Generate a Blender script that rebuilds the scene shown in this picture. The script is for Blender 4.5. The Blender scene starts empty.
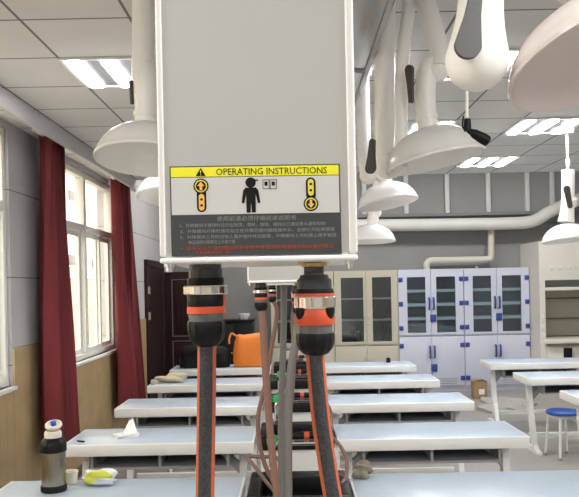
import bpy, bmesh, math, random
from math import pi, sin, cos, radians
from mathutils import Vector, Matrix
random.seed(7)
S = bpy.context.scene
COL = S.collection

# ------------------------------------------------------------------ camera, sky, sun, exposure
F, EYE, ROLL = 720.0, 1.70, radians(1.15)
cd = bpy.data.cameras.new('camera'); cam = bpy.data.objects.new('camera', cd); COL.objects.link(cam)
cam.location = (0, 0, EYE); cam.rotation_euler = (pi/2, ROLL, 0)
cd.sensor_width = 36; cd.lens = F/579*36; cd.shift_y = 37.5/579; cd.shift_x = -0.5/579
cd.clip_start = .02; cd.clip_end = 200
S.camera = cam
S.view_settings.view_transform = 'Standard'; S.view_settings.look = 'None'
S.view_settings.gamma = 1; S.view_settings.use_curve_mapping = False
S.view_settings.exposure = 1.15
w = bpy.data.worlds.new('sky'); S.world = w; w.use_nodes = True
bg = w.node_tree.nodes['Background']; bg.inputs[0].default_value = (1, .98, .95, 1); bg.inputs[1].default_value = 2.5
sd = bpy.data.lights.new('sun', 'SUN'); sd.energy = 2.2; sd.angle = .05; sd.color = (1, .95, .88)
sun = bpy.data.objects.new('sun', sd); COL.objects.link(sun); sun.location = (20, 0, 30)
sun.rotation_euler = Vector((-1, .25, -1.3)).to_track_quat('-Z', 'Y').to_euler()
LAMP_E = 20.0          # radiance of the fluorescent tubes
def area(name, loc, size, energy, color=(1, 1, 1), direction=(0, 0, -1), portal=False):
    ld = bpy.data.lights.new(name, 'AREA'); ld.shape = 'RECTANGLE'; ld.size, ld.size_y = size; ld.energy = energy; ld.color = color
    o = bpy.data.objects.new(name, ld); COL.objects.link(o); o.location = loc
    o.rotation_euler = Vector(direction).to_track_quat('-Z', 'Y').to_euler()
    if portal: ld.cycles.is_portal = True
    return o
XL, XR, YN, YF = -1.97, 5.6, -3.0, 11.8     # room: left wall, right wall, wall behind the camera, far wall
CEIL, CEIL_END, CEIL2 = 2.90, 7.926, 3.95
SILL, HEAD, DADO = 1.035, 2.85, 1.30
WINS = [(-.9, 1.6), (2.4, 5.08), (5.9, 8.15)]
for i, (a, b) in enumerate(WINS):
    area('window_portal', (XL-.16, (a+b)/2, (SILL+HEAD)/2), (b-a, HEAD-SILL), 1, direction=(1, 0, 0), portal=True)
# ceiling lamps of the part of the room behind and beside the camera
for x in (-.93, 1.01, 1.98, 3.9):
    for y in (2.4, .5, -1.6):
        if y < 2 or x > 3: area('unseen_lamp_light', (x, y, CEIL-.02), (.42, .5), 13, (1, .99, .96))
for y in (4, 5.5, 7.1):
    area('unseen_lamp_light', (3.9, y, CEIL-.02), (.42, .5), 9, (1, .99, .96))
for x in (-.6, 1.4, 3.4):  # added lights, unseen past the ceiling step, brightening the dark far wall
    area('unseen_lamp_light', (x, 9.4, CEIL2-.02), (.42, .5), 24, (1, .99, .96))

# ------------------------------------------------------------------ helpers
def P(px, py, d):
    """pixel of the photograph at distance d -> point in the room"""
    dx, dy = px-290, 286-py
    return Vector(((dx*cos(ROLL)+dy*sin(ROLL))*d/F, d, EYE+(-dx*sin(ROLL)+dy*cos(ROLL))*d/F))
def V(*a): return Vector(a)
MATS = {}
def mat(name, col, rough=.5, metal=0, var=0, scale=8, bump=0, trans=0, coat=0, sss=0, stretch=None, ior=None):
    m = bpy.data.materials.new(name); m.use_nodes = True; nt = m.node_tree; b = nt.nodes['Principled BSDF']
    b.inputs['Base Color'].default_value = (*col, 1); b.inputs['Roughness'].default_value = rough; b.inputs['Metallic'].default_value = metal
    b.inputs['Transmission Weight'].default_value = trans; b.inputs['Coat Weight'].default_value = coat
    if sss: b.inputs['Subsurface Weight'].default_value = sss; b.inputs['Subsurface Radius'].default_value = (.02, .02, .02)
    if var or bump:
        tc = nt.nodes.new('ShaderNodeTexCoord'); mp = nt.nodes.new('ShaderNodeMapping'); nz = nt.nodes.new('ShaderNodeTexNoise')
        nz.inputs['Scale'].default_value = scale; nz.inputs['Detail'].default_value = 5
        if stretch: mp.inputs['Scale'].default_value = stretch
        nt.links.new(tc.outputs['Object'], mp.inputs[0]); nt.links.new(mp.outputs[0], nz.inputs['Vector'])
        if var:
            r = nt.nodes.new('ShaderNodeValToRGB')
            r.color_ramp.elements[0].position = .3; r.color_ramp.elements[1].position = .7
            r.color_ramp.elements[0].color = (*[c*(1-var) for c in col], 1); r.color_ramp.elements[1].color = (*[min(1, c*(1+var)) for c in col], 1)
            nt.links.new(nz.outputs['Fac'], r.inputs[0]); nt.links.new(r.outputs[0], b.inputs['Base Color'])
        if bump:
            bp = nt.nodes.new('ShaderNodeBump'); bp.inputs['Strength'].default_value = bump; bp.inputs['Distance'].default_value = .02
            nt.links.new(nz.outputs['Fac'], bp.inputs['Height']); nt.links.new(bp.outputs[0], b.inputs['Normal'])
    MATS[name] = m; return m
def emis(name, col, e):
    m = bpy.data.materials.new(name); m.use_nodes = True; nt = m.node_tree; nt.nodes.clear()
    o = nt.nodes.new('ShaderNodeOutputMaterial'); s = nt.nodes.new('ShaderNodeEmission')
    s.inputs[0].default_value = (*col, 1); s.inputs[1].default_value = e; nt.links.new(s.outputs[0], o.inputs[0]); MATS[name] = m; return m
def glassmat(name, tint, refl=.08, rough=.02):
    m = bpy.data.materials.new(name); m.use_nodes = True; nt = m.node_tree; nt.nodes.clear()
    o = nt.nodes.new('ShaderNodeOutputMaterial'); mx = nt.nodes.new('ShaderNodeMixShader'); t = nt.nodes.new('ShaderNodeBsdfTransparent'); g = nt.nodes.new('ShaderNodeBsdfGlossy')
    t.inputs[0].default_value = (*tint, 1); g.inputs['Roughness'].default_value = rough; mx.inputs[0].default_value = refl
    nt.links.new(t.outputs[0], mx.inputs[1]); nt.links.new(g.outputs[0], mx.inputs[2]); nt.links.new(mx.outputs[0], o.inputs[0]); MATS[name] = m; return m
def root_loc(o):
    v = Vector((0, 0, 0))
    while o is not None: v += o.location; o = o.parent
    return v
def obj(name, bm, m, parent=None, label=None, auto=.6, local=False):
    """link a bmesh given in room coordinates (local=True: in its thing's own coordinates) as ONE mesh object"""
    if parent is not None and not local: bmesh.ops.translate(bm, verts=bm.verts, vec=-root_loc(parent))
    bmesh.ops.recalc_face_normals(bm, faces=bm.faces)
    for f in bm.faces: f.smooth = True
    for e in bm.edges:
        if len(e.link_faces) != 2 or e.calc_face_angle(0) > auto: e.smooth = False
    me = bpy.data.meshes.new(name); bm.to_mesh(me); bm.free()
    me.materials.append(MATS[m] if isinstance(m, str) else m)
    o = bpy.data.objects.new(name, me); COL.objects.link(o)
    if parent is not None: o.parent = parent
    if label: o['label'] = label
    return o
def thing(name, label, cat, loc=(0, 0, 0), group=None):
    o = bpy.data.objects.new(name, None); COL.objects.link(o); o.empty_display_size = .1
    o.location = loc; o['label'] = label; o['category'] = cat
    if group: o['group'] = group
    return o
def tag(o, label, cat, group=None, kind=None):
    o['label'] = label; o['category'] = cat
    if group: o['group'] = group
    if kind: o['kind'] = kind
    return o
def base(o):
    """put the origin of a one-mesh thing at the middle of its base"""
    me = o.data; xs = [v.co for v in me.vertices]
    c = Vector(((min(v.x for v in xs)+max(v.x for v in xs))/2, (min(v.y for v in xs)+max(v.y for v in xs))/2, min(v.z for v in xs)))
    me.transform(Matrix.Translation(-c)); o.location = c; return o
def struct(name, bm, m, parent=None, label=None):
    o = obj(name, bm, m, parent)
    if parent is None: o['kind'] = 'structure'
    if label: o['label'] = label
    return o
def dup(root, loc, label=None, group=None):
    r = root.copy(); COL.objects.link(r); r.location = loc
    if label: r['label'] = label
    if group: r['group'] = group
    for ch in list(root.children):
        c = ch.copy(); COL.objects.link(c); c.parent = r
        for g in list(ch.children):
            d = g.copy(); COL.objects.link(d); d.parent = c
    return r
def B(): return bmesh.new()
def box(bm, x0, x1, y0, y1, z0, z1, bev=0, seg=2, M=None):
    r = bmesh.ops.create_cube(bm, size=1)['verts']
    bmesh.ops.scale(bm, verts=r, vec=(abs(x1-x0), abs(y1-y0), abs(z1-z0)))
    bmesh.ops.translate(bm, verts=r, vec=((x0+x1)/2, (y0+y1)/2, (z0+z1)/2))
    fs = list({f for v in r for f in v.link_faces})
    if bev:
        es = list({e for v in r for e in v.link_edges})
        k = bmesh.ops.bevel(bm, geom=es, offset=bev, segments=seg, affect='EDGES', profile=.5)
        r = list({v for f in k['faces'] for v in f.verts} | {v for v in r if v.is_valid})
    if M is not None: bmesh.ops.transform(bm, matrix=M, verts=r)
    return bm
def frame_of(axis):
    a = Vector(axis).normalized(); t = Vector((0, 0, 1)) if abs(a.z) < .9 else Vector((0, 1, 0))
    u = t.cross(a).normalized(); v = a.cross(u).normalized(); return u, v, a
def lathe(bm, prof, o=(0, 0, 0), axis=(0, 0, 1), n=32, flute=0, nf=0, closed=False):
    """turn a list of (radius, height) about an axis"""
    u, v, a = frame_of(axis); o = Vector(o); rings = []
    for (r, h) in prof:
        if r < 1e-5: rings.append([bm.verts.new(o+a*h)])
        else:
            ring = []
            for i in range(n):
                t = 2*pi*i/n; rr = r*(1+flute*cos(nf*t)) if flute else r
                ring.append(bm.verts.new(o+a*h+u*rr*cos(t)+v*rr*sin(t)))
            rings.append(ring)
    if closed: rings.append(rings[0])
    for A, C in zip(rings, rings[1:]):
        for i in range(n):
            j = (i+1) % n
            if len(A) == 1 and len(C) == 1: continue
            if len(A) == 1: bm.faces.new((A[0], C[i], C[j]))
            elif len(C) == 1: bm.faces.new((A[i], A[j], C[0]))
            else: bm.faces.new((A[i], A[j], C[j], C[i]))
    if not closed:
        for R in (rings[0], rings[-1]):
            if len(R) > 2:
                try: bm.faces.new(R)
                except ValueError: pass
    return bm
def cyl(bm, p0, p1, r0, r1=None, n=24):
    p0, p1 = Vector(p0), Vector(p1); d = p1-p0
    return lathe(bm, [(r0, 0), (r0 if r1 is None else r1, d.length)], p0, d, n)
def smooth_path(pts, k=6):
    pts = [Vector(p) for p in pts]; out = []
    for i in range(len(pts)-1):
        a, b, c, d = pts[max(i-1, 0)], pts[i], pts[i+1], pts[min(i+2, len(pts)-1)]
        for j in range(k):
            t = j/k
            out.append(.5*((2*b)+(c-a)*t+(2*a-5*b+4*c-d)*t*t+(3*b-a-3*c+d)*t**3))
    out.append(pts[-1]); return out
def tube(bm, pts, r, n=12, k=6, a0=0, a1=2*pi, rin=None):
    """round hose along a smoothed path; a0..a1 with rin: only a strip of its wall"""
    ps = smooth_path(pts, k) if k > 1 else [Vector(p) for p in pts]; rings = []; u = None
    for i, p in enumerate(ps):
        t = (ps[min(i+1, len(ps)-1)]-ps[max(i-1, 0)]).normalized()
        if u is None: u = t.cross(Vector((0, 1, 0)) if abs(t.y) < .9 else Vector((1, 0, 0))).normalized()
        u = (u-t*u.dot(t)).normalized(); v = t.cross(u)
        rr = r
        if isinstance(r, (list, tuple)):
            q = i/k; j = min(int(q), len(r)-2); g = q-j; g = g*g*(3-2*g) if k > 1 else g; rr = r[j]*(1-g)+r[j+1]*g
        full = rin is None
        ring = [p+(u*cos(a)+v*sin(a))*rr for a in [a0+(a1-a0)*q/(n if full else n-1) for q in range(n)]]
        if not full: ring += [p+(u*cos(a)+v*sin(a))*rin for a in [a1-(a1-a0)*q/(n-1) for q in range(n)]]
        rings.append([bm.verts.new(c) for c in ring])
    for A, C in zip(rings, rings[1:]):
        m_ = len(A)
        for i in range(m_): bm.faces.new((A[i], A[(i+1) % m_], C[(i+1) % m_], C[i]))
    bm.faces.new(rings[0]); bm.faces.new(rings[-1]); return bm
def prism(bm, pts, vec):
    """extrude a closed outline (3D points) along vec"""
    vec = Vector(vec); A = [bm.verts.new(Vector(p)) for p in pts]; C = [bm.verts.new(Vector(p)+vec) for p in pts]; n = len(A)
    bm.faces.new(A); bm.faces.new(C)
    for i in range(n): bm.faces.new((A[i], A[(i+1) % n], C[(i+1) % n], C[i]))
    return bm
def blob(bm, c, size, amp=.12, seed=0, sub=3, flat=None):
    r = random.Random(seed); vs = bmesh.ops.create_icosphere(bm, subdivisions=sub, radius=1)['verts']
    ph = [(r.uniform(1, 5), r.uniform(1, 5), r.uniform(1, 5), r.uniform(0, 6)) for _ in range(6)]
    for v in vs:
        s = 1+amp*sum(sin(a*v.co.x+b*v.co.y+e*v.co.z+q) for a, b, e, q in ph)/2.2
        q = Vector((v.co.x*size[0]*s, v.co.y*size[1]*s, v.co.z*size[2]*s))
        if flat is not None and q.z < -size[2]*flat: q.z = -size[2]*flat
        v.co = q+Vector(c)
    return bm

# ------------------------------------------------------------------ materials
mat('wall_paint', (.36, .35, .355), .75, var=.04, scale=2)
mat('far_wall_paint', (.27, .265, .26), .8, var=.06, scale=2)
mat('white_paint', (.78, .775, .75), .45)
mat('pelmet_paint', (.60, .57, .58), .5)
mat('window_frame', (.80, .79, .73), .4)
mat('trim_grey', (.26, .26, .26), .6)
mat('panel_grey', (.33, .33, .32), .6, var=.08, scale=1.2)
mat('duct_white', (.72, .71, .68), .5, var=.05, scale=4)
mat('pipe_beige', (.60, .57, .49), .5)
mat('lamp_reflector', (.10, .10, .10), .6, 0)
mat('curtain_red', (.155, .014, .019), .75, var=.25, scale=5, stretch=(1, 1, .15), bump=.15)
mat('table_top', (.45, .535, .635), .30, var=.03, scale=30)
mat('table_white', (.78, .78, .77), .35)
mat('table_grey', (.16, .165, .17), .5)
mat('shelf_grey', (.30, .30, .31), .6)
mat('sink_black', (.008, .008, .009), .45)
mat('chrome', (.75, .75, .75), .18, 1)
mat('green_plastic', (.02, .42, .10), .35)
mat('black_plastic', (.007, .007, .008), .45)
mat('dark_rubber', (.02, .02, .021), .6)
mat('orange_plastic', (.62, .085, .03), .4)
mat('stripe_orange', (.46, .105, .045), .6)
mat('stripe_dull', (.22, .095, .065), .6)
mat('hose_grey', (.05, .05, .053), .7, var=.35, scale=500, bump=.3)
mat('hose_brown', (.20, .125, .10), .6)
mat('hose_silver', (.17, .165, .16), .45, .3)
mat('collar_grey', (.07, .073, .077), .3)
mat('collar_smoke', (.11, .11, .11), .25)
mat('brass', (.62, .44, .20), .28, 1)
mat('ring_metal', (.88, .82, .70), .14, 1)
mat('box_panel', (.47, .467, .445), .42, var=.015, scale=3)
mat('box_profile', (.86, .855, .83), .3)
mat('label_yellow', (.86, .82, .02), .4)
mat('label_white', (.60, .60, .575), .4)
mat('label_dark', (.045, .05, .05), .4)
mat('ink_black', (.005, .005, .005), .5)
mat('ink_grey', (.26, .26, .25), .5)
mat('ink_red', (.42, .05, .02), .5)
mat('ink_orange', (.90, .47, .10), .5)
mat('ink_amber', (.78, .66, .08), .5)
mat('film_grey', (.50, .50, .50), .2, .55, var=.35, scale=3, stretch=(3, .4, 3), bump=.25)
mat('arm_white', (.90, .885, .85), .32, sss=.1)
for n_, c_ in (('hood_white', (.93, .92, .905)), ('hood_pink_cast', (.86, .79, .765))):  # second one: same white plastic, pink cast of the light painted in
    m_ = mat(n_, c_, .25); nt_ = m_.node_tree; tr_ = nt_.nodes.new('ShaderNodeBsdfTranslucent'); tr_.inputs[0].default_value = (*c_, 1)
    mx_ = nt_.nodes.new('ShaderNodeMixShader'); mx_.inputs[0].default_value = .28
    nt_.links.new(nt_.nodes['Principled BSDF'].outputs[0], mx_.inputs[1]); nt_.links.new(tr_.outputs[0], mx_.inputs[2]); nt_.links.new(mx_.outputs[0], nt_.nodes['Material Output'].inputs[0])
mat('lever_dark', (.05, .047, .044), .45)
mat('cab_lilac', (.56, .59, .70), .35, var=.02, scale=3)
mat('cab_cream', (.50, .47, .375), .45)
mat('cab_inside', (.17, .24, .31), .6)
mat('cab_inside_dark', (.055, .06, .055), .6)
mat('shelf_pale', (.80, .84, .87), .4)
mat('navy_plastic', (.03, .06, .28), .4)
mat('hood_cream', (.72, .69, .62), .45)
mat('hood_inside', (.40, .37, .31), .6)
mat('brown_line', (.14, .10, .07), .5)
mat('door_wood', (.030, .016, .014), .45, var=.3, scale=6, stretch=(6, 6, .6))
mat('door_edge', (.13, .11, .10), .4)
mat('hinge_metal', (.62, .58, .53), .3, .9)
mat('steel', (.36, .33, .28), .25, 1, var=.1, scale=60, stretch=(8, 8, .3))
mat('cream_plastic', (.75, .72, .62), .4)
mat('blue_plastic', (.03, .10, .50), .4)
mat('stool_blue', (.025, .09, .36), .45)
mat('paper', (.82, .82, .83), .6)
mat('wrap_yellow', (.62, .68, .08), .35)
mat('wrap_white', (.82, .83, .82), .25)
mat('cloth_beige', (.50, .45, .34), .85, bump=.4, scale=30)
mat('rag_brown', (.22, .19, .15), .9, var=.4, scale=25, bump=.5)
mat('bag_orange', (.82, .22, .02), .55, bump=.35, scale=7)
mat('bag_black', (.007, .007, .008), .65, bump=.3, scale=8)
mat('cardboard', (.34, .22, .12), .8)
mat('sheet_pale', (.42, .40, .36), .4)
mat('podium_black', (.006, .006, .007), .35)
mat('facade_cream', (.66, .59, .46), .8)
mat('facade_brown', (.27, .21, .165), .8)
mat('facade_dark', (.10, .09, .08), .6)
mat('yard_ground', (.45, .42, .36), .9)
glassmat('window_glass', (.97, .97, .96), .05)
glassmat('cabinet_glass', (.75, .82, .84), .10, .05)
glassmat('clear_film', (.80, .82, .82), .18, .15)
emis('tube_light', (1, 1, 1), LAMP_E)

for n_ in ('black_plastic', 'dark_rubber', 'sink_black', 'collar_grey', 'hose_grey', 'ink_black', 'bag_black', 'podium_black', 'door_wood'):
    MATS[n_].node_tree.nodes['Principled BSDF'].inputs['Specular IOR Level'].default_value = .22
def math_node(nt, op, a, b=None):
    n = nt.nodes.new('ShaderNodeMath'); n.operation = op
    for i, q in enumerate((a, b)):
        if q is None: continue
        if isinstance(q, (int, float)): n.inputs[i].default_value = q
        else: nt.links.new(q, n.inputs[i])
    return n.outputs[0]
def lined(name, col, line, axes, rough=.7, var=.04, scale=3):
    """plain material with thin joint lines: axes = [(axis, offset, pitch, line width)] in room metres"""
    m = mat(name, col, rough, var=var, scale=scale); nt = m.node_tree; b = nt.nodes['Principled BSDF']
    src = b.inputs['Base Color'].links[0].from_socket
    tc = nt.nodes.new('ShaderNodeNewGeometry'); sp = nt.nodes.new('ShaderNodeSeparateXYZ'); nt.links.new(tc.outputs['Position'], sp.inputs[0])
    tot = None
    for ax, off, pitch, wd in axes:
        t = math_node(nt, 'SUBTRACT', sp.outputs[ax], off-wd/2); t = math_node(nt, 'DIVIDE', t, pitch); t = math_node(nt, 'FRACT', t)
        t = math_node(nt, 'LESS_THAN', t, wd/pitch); tot = t if tot is None else math_node(nt, 'MAXIMUM', tot, t)
    mx = nt.nodes.new('ShaderNodeMix'); mx.data_type = 'RGBA'; nt.links.new(tot, mx.inputs[0]); nt.links.new(src, mx.inputs[6]); mx.inputs[7].default_value = (*line, 1)
    nt.links.new(mx.outputs[2], b.inputs['Base Color']); return m
lined('ceiling_tile', (.68, .665, .64), (.17, .165, .16), [('X', -1.17, .485, .014), ('Y', 3.71, .527, .014)], .8)
lined('wood_panel', (.385, .275, .145), (.27, .19, .10), [('Y', 0, .12, .006)], .5, .12, 5)
lined('wall_left_paint', (.47, .455, .46), (.16, .155, .155), [('Z', 1.8, .62, .008)], .75)
lined('floor_concrete', (.30, .285, .265), (.27, .255, .235), [('X', .2, .8, .006), ('Y', .1, .8, .006)], .38, .12, 2)

# ------------------------------------------------------------------ the setting
struct('floor', box(B(), XL-.3, XR+.2, YN-.2, YF+.2, -.1, 0), 'floor_concrete')
struct('ceiling', box(B(), XL-.2, XR+.2, YN-.2, CEIL_END, CEIL, CEIL+.06), 'ceiling_tile')
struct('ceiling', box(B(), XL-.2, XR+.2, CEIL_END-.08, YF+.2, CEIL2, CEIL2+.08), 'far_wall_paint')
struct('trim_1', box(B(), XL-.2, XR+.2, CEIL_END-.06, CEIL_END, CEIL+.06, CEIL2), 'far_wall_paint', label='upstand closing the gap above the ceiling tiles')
b = B(); X0, X1 = XL-.2, XL
ys = [YN]+[q for ab in WINS for q in ab]+[YF]
for a, c in zip(ys[::2], ys[1::2]): box(b, X0, X1, a, c, 0, CEIL2)
for a, c in WINS: box(b, X0, X1, a, c, 0, SILL); box(b, X0, X1, a, c, HEAD, CEIL2)
struct('wall_left', b, 'wall_left_paint')
b = B()
for a, c in zip(ys[::2], ys[1::2]): box(b, XL, XL+.018, a, min(c, 9.72), .1, DADO, .004)
for a, c in WINS: box(b, XL, XL+.018, a, c, .1, SILL-.03)
struct('trim_2', b, 'wood_panel', label='wood wainscot along the window wall')
b = B(); box(b, XL, XL+.02, YN, 9.72, 0, .1, .004); struct('baseboard_left', b, 'brown_line')
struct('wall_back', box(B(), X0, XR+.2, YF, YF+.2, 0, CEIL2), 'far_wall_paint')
struct('wall_right', box(B(), XR, XR+.2, YN, YF, 0, CEIL2), 'wall_paint')
struct('wall_front', box(B(), X0, XR+.2, YN-.2, YN, 0, CEIL2), 'wall_paint')
struct('trim_3', box(B(), -1.70, -1.672, YN, CEIL_END, CEIL-.112, CEIL, .004), 'pelmet_paint', label='pale pelmet board hiding the curtain tops')
for i, (a, c) in enumerate(WINS):
    n = f'window_{i+1}'; xo = XL-.055
    b = B(); fw = .055
    box(b, xo-.05, xo+.03, a, a+fw, SILL, HEAD, .005); box(b, xo-.05, xo+.03, c-fw, c, SILL, HEAD, .005)
    box(b, xo-.05, xo+.03, a+fw, c-fw, SILL, SILL+fw, .005); box(b, xo-.05, xo+.03, a+fw, c-fw, HEAD-fw, HEAD, .005)
    tz = 2.30; box(b, xo-.05, xo+.035, a+fw, c-fw, tz-.035, tz+.035, .005)
    k = 2; mids = [a+(c-a)*q/k for q in range(1, k)]
    for q in mids: box(b, xo-.05, xo+.04, q-.04, q+.04, SILL+fw, HEAD-fw, .005)
    f = struct(n, b, 'window_frame')
    bs = B()
    for q0, q1 in zip([a+fw]+[q+.04 for q in mids], [q-.04 for q in mids]+[c-fw]):
        mid = (q0+q1)/2
        for s0, s1, dx in ((q0, mid+.03, .012), (mid-.03, q1, -.02)):
            for y0 in (s0, s1-.045): box(bs, xo+dx-.012, xo+dx+.016, y0, y0+.045, SILL+fw, tz-.035)
            for z0 in (SILL+fw, tz-.035-.045): box(bs, xo+dx-.012, xo+dx+.016, s0+.045, s1-.045, z0, z0+.045)
    struct('sash', bs, 'window_frame', f)
    struct('pane', box(B(), xo-.028, xo-.022, a+fw, c-fw, SILL+fw, HEAD-fw), 'window_glass', f)
    struct('window_sill', box(B(), XL-.1, XL+.03, a-.02, c+.02, SILL-.03, SILL, .006), 'white_paint', f)
# far left doorway: dark wooden leaf standing open against the far wall
b = B(); box(b, XL, XL+.05, 9.73, 9.82, 0, 2.0, .005); box(b, XL, XL+.05, 10.95, 11.04, 0, 2.0, .005); box(b, XL, XL+.05, 9.73, 11.04, 2.0, 2.1, .005)
d = struct('door_1', b, 'door_wood'); d['label'] = 'dark wooden door standing open in the far left corner'
LX0, LX1, LY = -1.92, -1.09, 10.99
b = box(B(), LX0, LX1, LY, LY+.045, .01, 1.95, .004)
for z0, z1 in ((.2, .86), (1.0, 1.80)): box(b, LX0+.16, LX1-.16, LY-.012, LY+.02, z0, z1, .02)
struct('dark_opening', box(B(), XL, XL+.025, 9.82, 10.95, .01, 2.0), 'door_wood', d)  # dark sheet put in for the darkness of the open doorway
leaf = struct('door_leaf', b, 'door_wood', d)
b = B()
for z0, z1 in ((.16, .90), (.96, 1.84)):
    xa, xb, t = LX0+.11, LX1-.11, .016
    for q in ((xa, xa+t, z0, z1), (xb-t, xb, z0, z1), (xa+t, xb-t, z0, z0+t), (xa+t, xb-t, z1-t, z1)): box(b, q[0], q[1], LY-.01, LY+.005, q[2], q[3])
struct('panel_moulding', b, 'door_edge', leaf)
for z in (1.33, 1.68): struct('hinge', cyl(box(B(), XL+.05, XL+.057, 9.735, 9.815, z-.05, z+.05), (XL+.06, 9.775, z-.05), (XL+.06, 9.775, z+.05), .012, n=10), 'hinge_metal', d)
struct('door_handle', cyl(box(B(), LX1-.09, LX1-.05, LY-.012, LY, .92, 1.08, .004), (LX1-.07, LY-.04, 1.02), (LX1-.19, LY-.04, 1.02), .01, n=10), 'hinge_metal', leaf)
struct('trim_4', box(B(), XL+.05, -1.02, YF-.018, YF, .1, DADO), 'wood_panel')
# band of grey panels with white uprights high on the far wall
CZ0, CZ1 = 2.84, 3.50
b = box(B(), -1.6, XR, YF-.03, YF, CZ0, CZ1)
f = struct('window_4', b, 'panel_grey'); f['label'] = 'band of dull grey panels high on the far wall'
for px in (322, 364, 406, 447, 488, 527, 552):
    x = P(px, 195, YF-.06).x; struct('upright', box(B(), x-.035, x+.035, YF-.09, YF-.03, CZ0, CZ1, .006), 'white_paint', f)
struct('rail', box(B(), -1.6, XR, YF-.08, YF-.03, CZ0-.05, CZ0), 'trim_grey', f)
struct('trim_5', box(B(), -1.6, XR, YF-.10, YF, 2.55, 2.63, .01), 'trim_grey', label='dark ledge under the white duct')

# yard outside the windows
struct('trim_6', box(B(), -60, XL-.2, -30, 90, -.6, -.5), 'yard_ground', label='bare ground of the yard outside')
bl = thing('building', 'pale cream building seen through the window above a brown wall', 'building', (-11, 40, -.5))
obj('wall', box(B(), -14, -11, -10, 85, -.5, 16), 'facade_cream', bl)
for y0, z0 in ((31.5, 2.95), (35.5, 2.95), (40, 2.95), (31.5, 6.2), (36, 6.2)):
    wn = obj('window', box(B(), -11.02, -10.96, y0, y0+1.5, z0, z0+.55, .01), 'facade_dark', bl)
    obj('window_ledge', box(B(), -11.0, -10.88, y0-.1, y0+1.6, z0-.1, z0), 'facade_cream', wn)
yw = thing('yard_wall', 'brown plastered yard wall outside the window below the pale building', 'wall', (-8.15, 35, -.5))
obj('wall_panel', box(B(), -8.3, -8.0, -5, 75, -.5, 2.15), 'facade_brown', yw)
obj('coping', box(B(), -8.36, -7.94, -5, 75, 2.15, 2.25, .02), 'facade_cream', yw)

# ------------------------------------------------------------------ ceiling lamps
def ceiling_light(x0, y0):
    x1, y1 = x0+.485, y0+.527
    t = thing('ceiling_light', '', 'ceiling light', ((x0+x1)/2, (y0+y1)/2, CEIL), 'recessed three-tube ceiling lights')
    b = B(); z = CEIL-.012
    for q in ((x0, x0+.02, y0, y1), (x1-.02, x1, y0, y1), (x0+.02, x1-.02, y0, y0+.02), (x0+.02, x1-.02, y1-.02, y1)): box(b, *q, z, CEIL+.002)
    obj('frame', b, 'white_paint', t)
    obj('reflector', box(B(), x0+.02, x1-.02, y0+.02, y1-.02, CEIL-.005, CEIL), 'lamp_reflector', t)
    for k in range(3):
        xc = x0+.485*(k+.5)/3+(.012*(k-1)); obj('light_tube', box(B(), xc-.034, xc+.034, y0+.025, y1-.025, CEIL-.022, CEIL-.006, .006), 'tube_light', t)
    return t
LL = {(0, 0): 'bright ceiling light nearest the windows, left of the white lift box',
      (1, 0): 'bright ceiling light showing behind the big grey-levered arm joint',
      (1, 1): 'ceiling light half hidden behind the neck of the cream extraction hood',
      (2, 1): 'ceiling light of three bright strips at the right edge of the photo',
      (1, 2): 'far ceiling light mostly hidden behind hanging white tubes',
      (2, 2): 'farthest three-strip ceiling light above the far wall uprights'}
for (i, j), lab in LL.items():
    t = ceiling_light((-1.17, .77, 1.74)[i], (3.71, 5.291, 6.872)[j]); t['label'] = lab

# ------------------------------------------------------------------ far wall: duct, pipe, cabinets, fume cupboard
b = B(); pts = [P(318, 226, 11.5), P(400, 225, 11.5), P(450, 224.5, 11.5), P(505, 223.5, 11.5), P(533, 221, 11.5), P(553, 210, 11.5), P(590, 196, 11.5), P(640, 186, 11.5)]
tube(b, pts, .098, 20, 6)
duct = tag(obj('air_duct', b, 'duct_white'), 'long white air duct running across the far wall below the uprights', 'duct')
b = B(); tube(b, [P(491, 230, 11.62), P(491, 252, 11.62), P(490.4, 257.5, 11.62), P(486, 259.2, 11.62), P(460, 259.8, 11.62), P(433, 260.3, 11.62), P(428, 262, 11.62), P(426.6, 264, 11.62), Vector((P(426.6, 266, 11.62).x, 11.62, 1.923))], .052, 16, 5)
tag(obj('drain_pipe', b, 'pipe_beige'), 'bent beige pipe above the lilac cabinets', 'pipe')

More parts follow.
